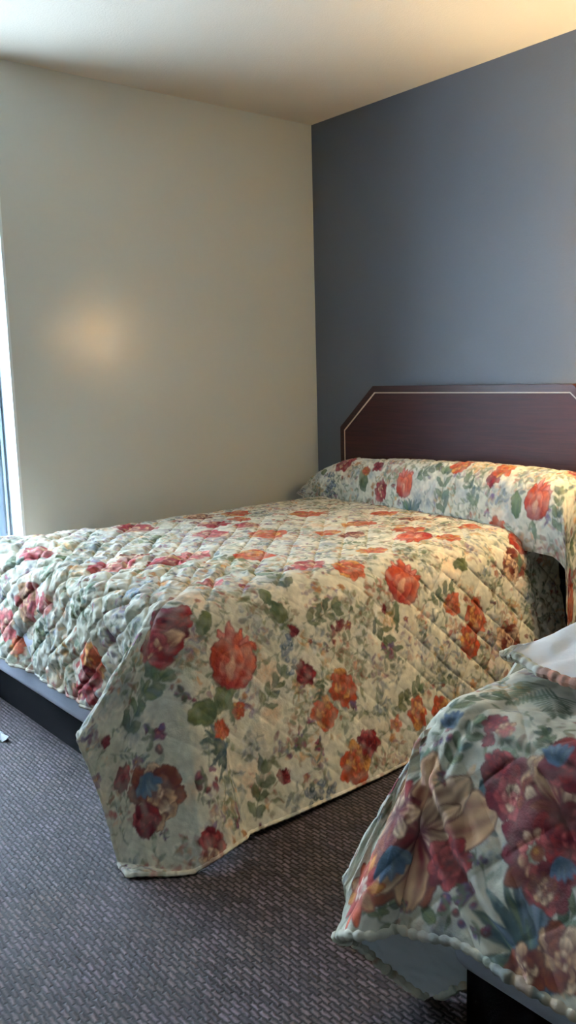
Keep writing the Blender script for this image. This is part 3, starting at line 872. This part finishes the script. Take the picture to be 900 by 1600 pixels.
def lining(P, n, C, step, off, name, parent, loc, keep=None):
    A = (P - n * off)[::step, ::step] if keep is None else (P - n * off)[keep][::step, ::step]
    A[..., 2] = np.maximum(A[..., 2], .003)
    me = grid_mesh(name, A, M_lining)
    o = link(name, me, None, parent); o.location = -loc
    o['label'] = 'white lining'
    return o
loc1 = Vector((.88, -1.0, .56))
sp1 = empty('bedspread', loc1); tag(sp1, 'quilted floral bedspread hanging to the carpet on the bed near the beige wall', 'bedspread', None)
s, t, P, n, C = spread(1, B1, base1, PRINT1, 11, amp1, .125, 1.0, 1.25)
o = link('quilt_cover', grid_mesh('quilt_cover', P, M_print, C), None, sp1); o.location = -loc1
lining(P, n, C, 3, .007, 'lining', sp1, loc1)
E1 = np.concatenate([P[:, -1] - n[:, -1] * .0035, (P[-1, ::-1] - n[-1, ::-1] * .0035)[1:]]); c1 = np.concatenate([C[:, -1], C[-1, ::-1][1:]])
def bind(E_, c_, rad, bumps, par, loc):
    E_ = E_[::2].copy(); c_ = c_[::2] * .78 + PAL['cream'] * .22
    E_[:, 2] = np.maximum(E_[:, 2], rad)
    k = np.concatenate([[True], np.linalg.norm(np.diff(E_, axis=0), axis=1) > 5e-4]); E_ = E_[k]; c_ = c_[k]
    o = tube('binding', E_, rad, M_print, par, 8, bumps, c_); o.location = -loc
    return o
bind(E1, c1, .0055, (.25, .02), sp1, loc1)
s, t, P, n, C = spread(3, B3, base3, PRINT3, 12, amp3, .16, 1.5)
o = link('pillow_drape', grid_mesh('pillow_drape', P, M_print, C), None, sp1); o.location = -loc1
o['label'] = 'end of the spread wrapped over the pillows'

loc2 = Vector((3.2, -1.0, .56))
sp2 = empty('bedspread', loc2); tag(sp2, 'quilted floral bedspread turned back to its white lining on the near bed', 'bedspread', None)
s, t, P, n, C = spread(2, B2, base2, PRINT2, 13, amp2, .17, .55, .3)
o = link('quilt_cover', grid_mesh('quilt_cover', P, M_print, C), None, sp2); o.location = -loc2
lining(P, n, C, 3, .009, 'lining', sp2, loc2)
E2 = np.concatenate([P[::-1, -1] - n[::-1, -1] * .0045, (P[0, ::-1] - n[0, ::-1] * .0045)[1:], (P[:, 0] - n[:, 0] * .0045)[1:]])
c2 = np.concatenate([C[::-1, -1], C[0, ::-1][1:], C[:, 0][1:]])
bind(E2, c2, .0075, (.45, .022), sp2, loc2)
# white sheet on the near bed, beyond the turned-back spread
gx, gy = np.meshgrid(np.arange(2.50, 3.93, .02), np.arange(-1.72, -.07, .02), indexing='ij')
ox = np.maximum(2.56 - gx, 0) + np.maximum(gx - 3.87, 0)
gz = .572 - np.minimum(ox * 3.5, .2) + .003 * noise2(gx, gy, .1, 90)
o = link('bed_sheet', grid_mesh('bed_sheet', np.stack([gx - 3.2, gy + .9, gz - .57], -1)[:, ::-1], M_sheet)); o.location = (3.2, -.9, .57)
so = o.modifiers.new('thickness', 'SOLIDIFY'); so.thickness = .003
tag(o, 'white bed sheet left bare behind the turned-back floral spread', 'sheet')

# pillows under the far spread
def pillow(x, y):
    nu, nv = 30, 20
    U, V = np.meshgrid(np.linspace(0, math.tau, nu + 1), np.linspace(-math.pi / 2, math.pi / 2, nv), indexing='ij')
    f = lambda c, e: np.sign(c) * np.abs(c) ** e
    X_ = .29 * f(np.cos(V), .5) * f(np.cos(U), .45); Y_ = .07 * f(np.cos(V), .6) * f(np.sin(U), .6); Z_ = .055 * f(np.sin(V), .9)
    me = grid_mesh('pillow', np.stack([X_, Y_, Z_ + .055], -1), M_sheet)
    return me
pm = pillow(0, 0)
for k, (x, lab) in enumerate(((.64, 'white pillow under the far spread, on the side of the beige wall'), (1.27, 'white pillow under the far spread, on the side towards the near bed'))):
    o = link('pillow', pm); o.location = (x, -.145, .605); tag(o, lab, 'pillow')

# scrap of paper on the carpet
bm = bmesh.new()
for k, (ax, ay) in enumerate(((0, 0),)):
    vs = []
    for i in range(9):
        A = i / 9 * math.tau; r = (.045 if i % 2 else .038)
        vs.append(bm.verts.new((.668 + r * math.cos(A) * 1.15, -2.058 + r * .42 * math.sin(A), .010 + .009 * math.sin(i * 2.1))))
    c0 = bm.verts.new((.668, -2.058, .021)); c1_ = bm.verts.new((.668, -2.058, .004))
    for i in range(9):
        bm.faces.new((vs[i], vs[(i + 1) % 9], c0)); bm.faces.new((vs[(i + 1) % 9], vs[i], c1_))
o = put('paper_scrap', bm, M_paper, origin=(.668, -2.058, .002)); tag(o, 'small crumpled white paper scrap on the carpet by the bed foot', 'paper')

# wall lamp between the beds
LX, LY, LZ = 1.99, -.24, 1.50
wl = empty('wall_lamp', (LX, -.012, LZ - .1)); tag(wl, 'brass wall lamp with a lit cream drum shade between the two beds', 'lamp')
bm = bmesh.new(); bmesh.ops.create_cone(bm, cap_ends=True, segments=32, radius1=.055, radius2=.05, depth=.02, matrix=Matrix.Translation((LX, -.010, LZ - .1)) @ Matrix.Rotation(math.pi / 2, 4, 'X'))
put('wall_plate', bm, M_brass, wl, True)
bm = bmesh.new()
prev = None
arm = [(LX, -.02, LZ - .1), (LX, -.10, LZ - .125), (LX, -.19, LZ - .12), (LX, -.235, LZ - .08), (LX, LY, LZ - .04)]
o = tube('arm', np.array([[np.interp(k / 30 * 4, range(5), [a_[i] for a_ in arm]) for i in range(3)] for k in range(31)]), .007, M_brass, wl, 10); o.location = -wl.location
bm = bmesh.new()
r0, r1, hh = .13, .10, .17
ring0 = []; 
for rr_, zz_ in ((r0, LZ - hh / 2), (r1, LZ + hh / 2), (r1 - .003, LZ + hh / 2), (r0 - .003, LZ - hh / 2)):
    ring0.append([bm.verts.new((LX + rr_ * math.cos(i / 40 * math.tau), LY + rr_ * math.sin(i / 40 * math.tau), zz_)) for i in range(40)])
for a_ in range(4):
    A_, B_ = ring0[a_], ring0[(a_ + 1) % 4]
    for i in range(40): bm.faces.new((A_[i], A_[(i + 1) % 40], B_[(i + 1) % 40], B_[i]))
put('lamp_shade', bm, M_shade, wl, True)
BULB = 1350.0
M_bulb = bulb_mat()
bm = bmesh.new(); bmesh.ops.create_uvsphere(bm, u_segments=20, v_segments=12, radius=.03, matrix=Matrix.Translation((LX, LY, LZ)))
put('bulb', bm, M_bulb, wl, True)

# ---------------------------------------------------------------- light
w = bpy.data.worlds.new('daylight'); scene.world = w; w.use_nodes = True
bg = w.node_tree.nodes['Background']; bg.inputs['Color'].default_value = (.60, .79, 1.0, 1); bg.inputs['Strength'].default_value = 54.0
ld = bpy.data.lights.new('window_portal', 'AREA'); ld.shape = 'RECTANGLE'; ld.size = W1 - W0; ld.size_y = WZ1 - WZ0; ld.cycles.is_portal = True
lo = bpy.data.objects.new('window_portal', ld); col.objects.link(lo); lo.location = (-.22, (W0 + W1) / 2, (WZ0 + WZ1) / 2); lo.rotation_euler = (0, -math.pi / 2, 0)

# ---------------------------------------------------------------- camera
f = 1344.0
rt = Vector((0.63689, 0.7705, -0.02656)); up = Vector((-0.10499, 0.12081, 0.98711)); fw = Vector((-0.76378, 0.62589, -0.15784))
cd = bpy.data.cameras.new('camera'); co = bpy.data.objects.new('camera', cd); col.objects.link(co)
cd.sensor_fit = 'VERTICAL'; cd.sensor_height = 36; cd.lens = f * 36 / 1600; cd.clip_start = .02
Mx = Matrix((( rt.x, up.x, -fw.x, 3.4507), (rt.y, up.y, -fw.y, -3.0472), (rt.z, up.z, -fw.z, 1.2), (0, 0, 0, 1)))
co.matrix_world = Mx
scene.camera = co
scene.view_settings.view_transform = 'Standard'; scene.view_settings.look = 'None'; scene.view_settings.gamma = 1
scene.view_settings.use_curve_mapping = False; scene.view_settings.exposure = -0.05
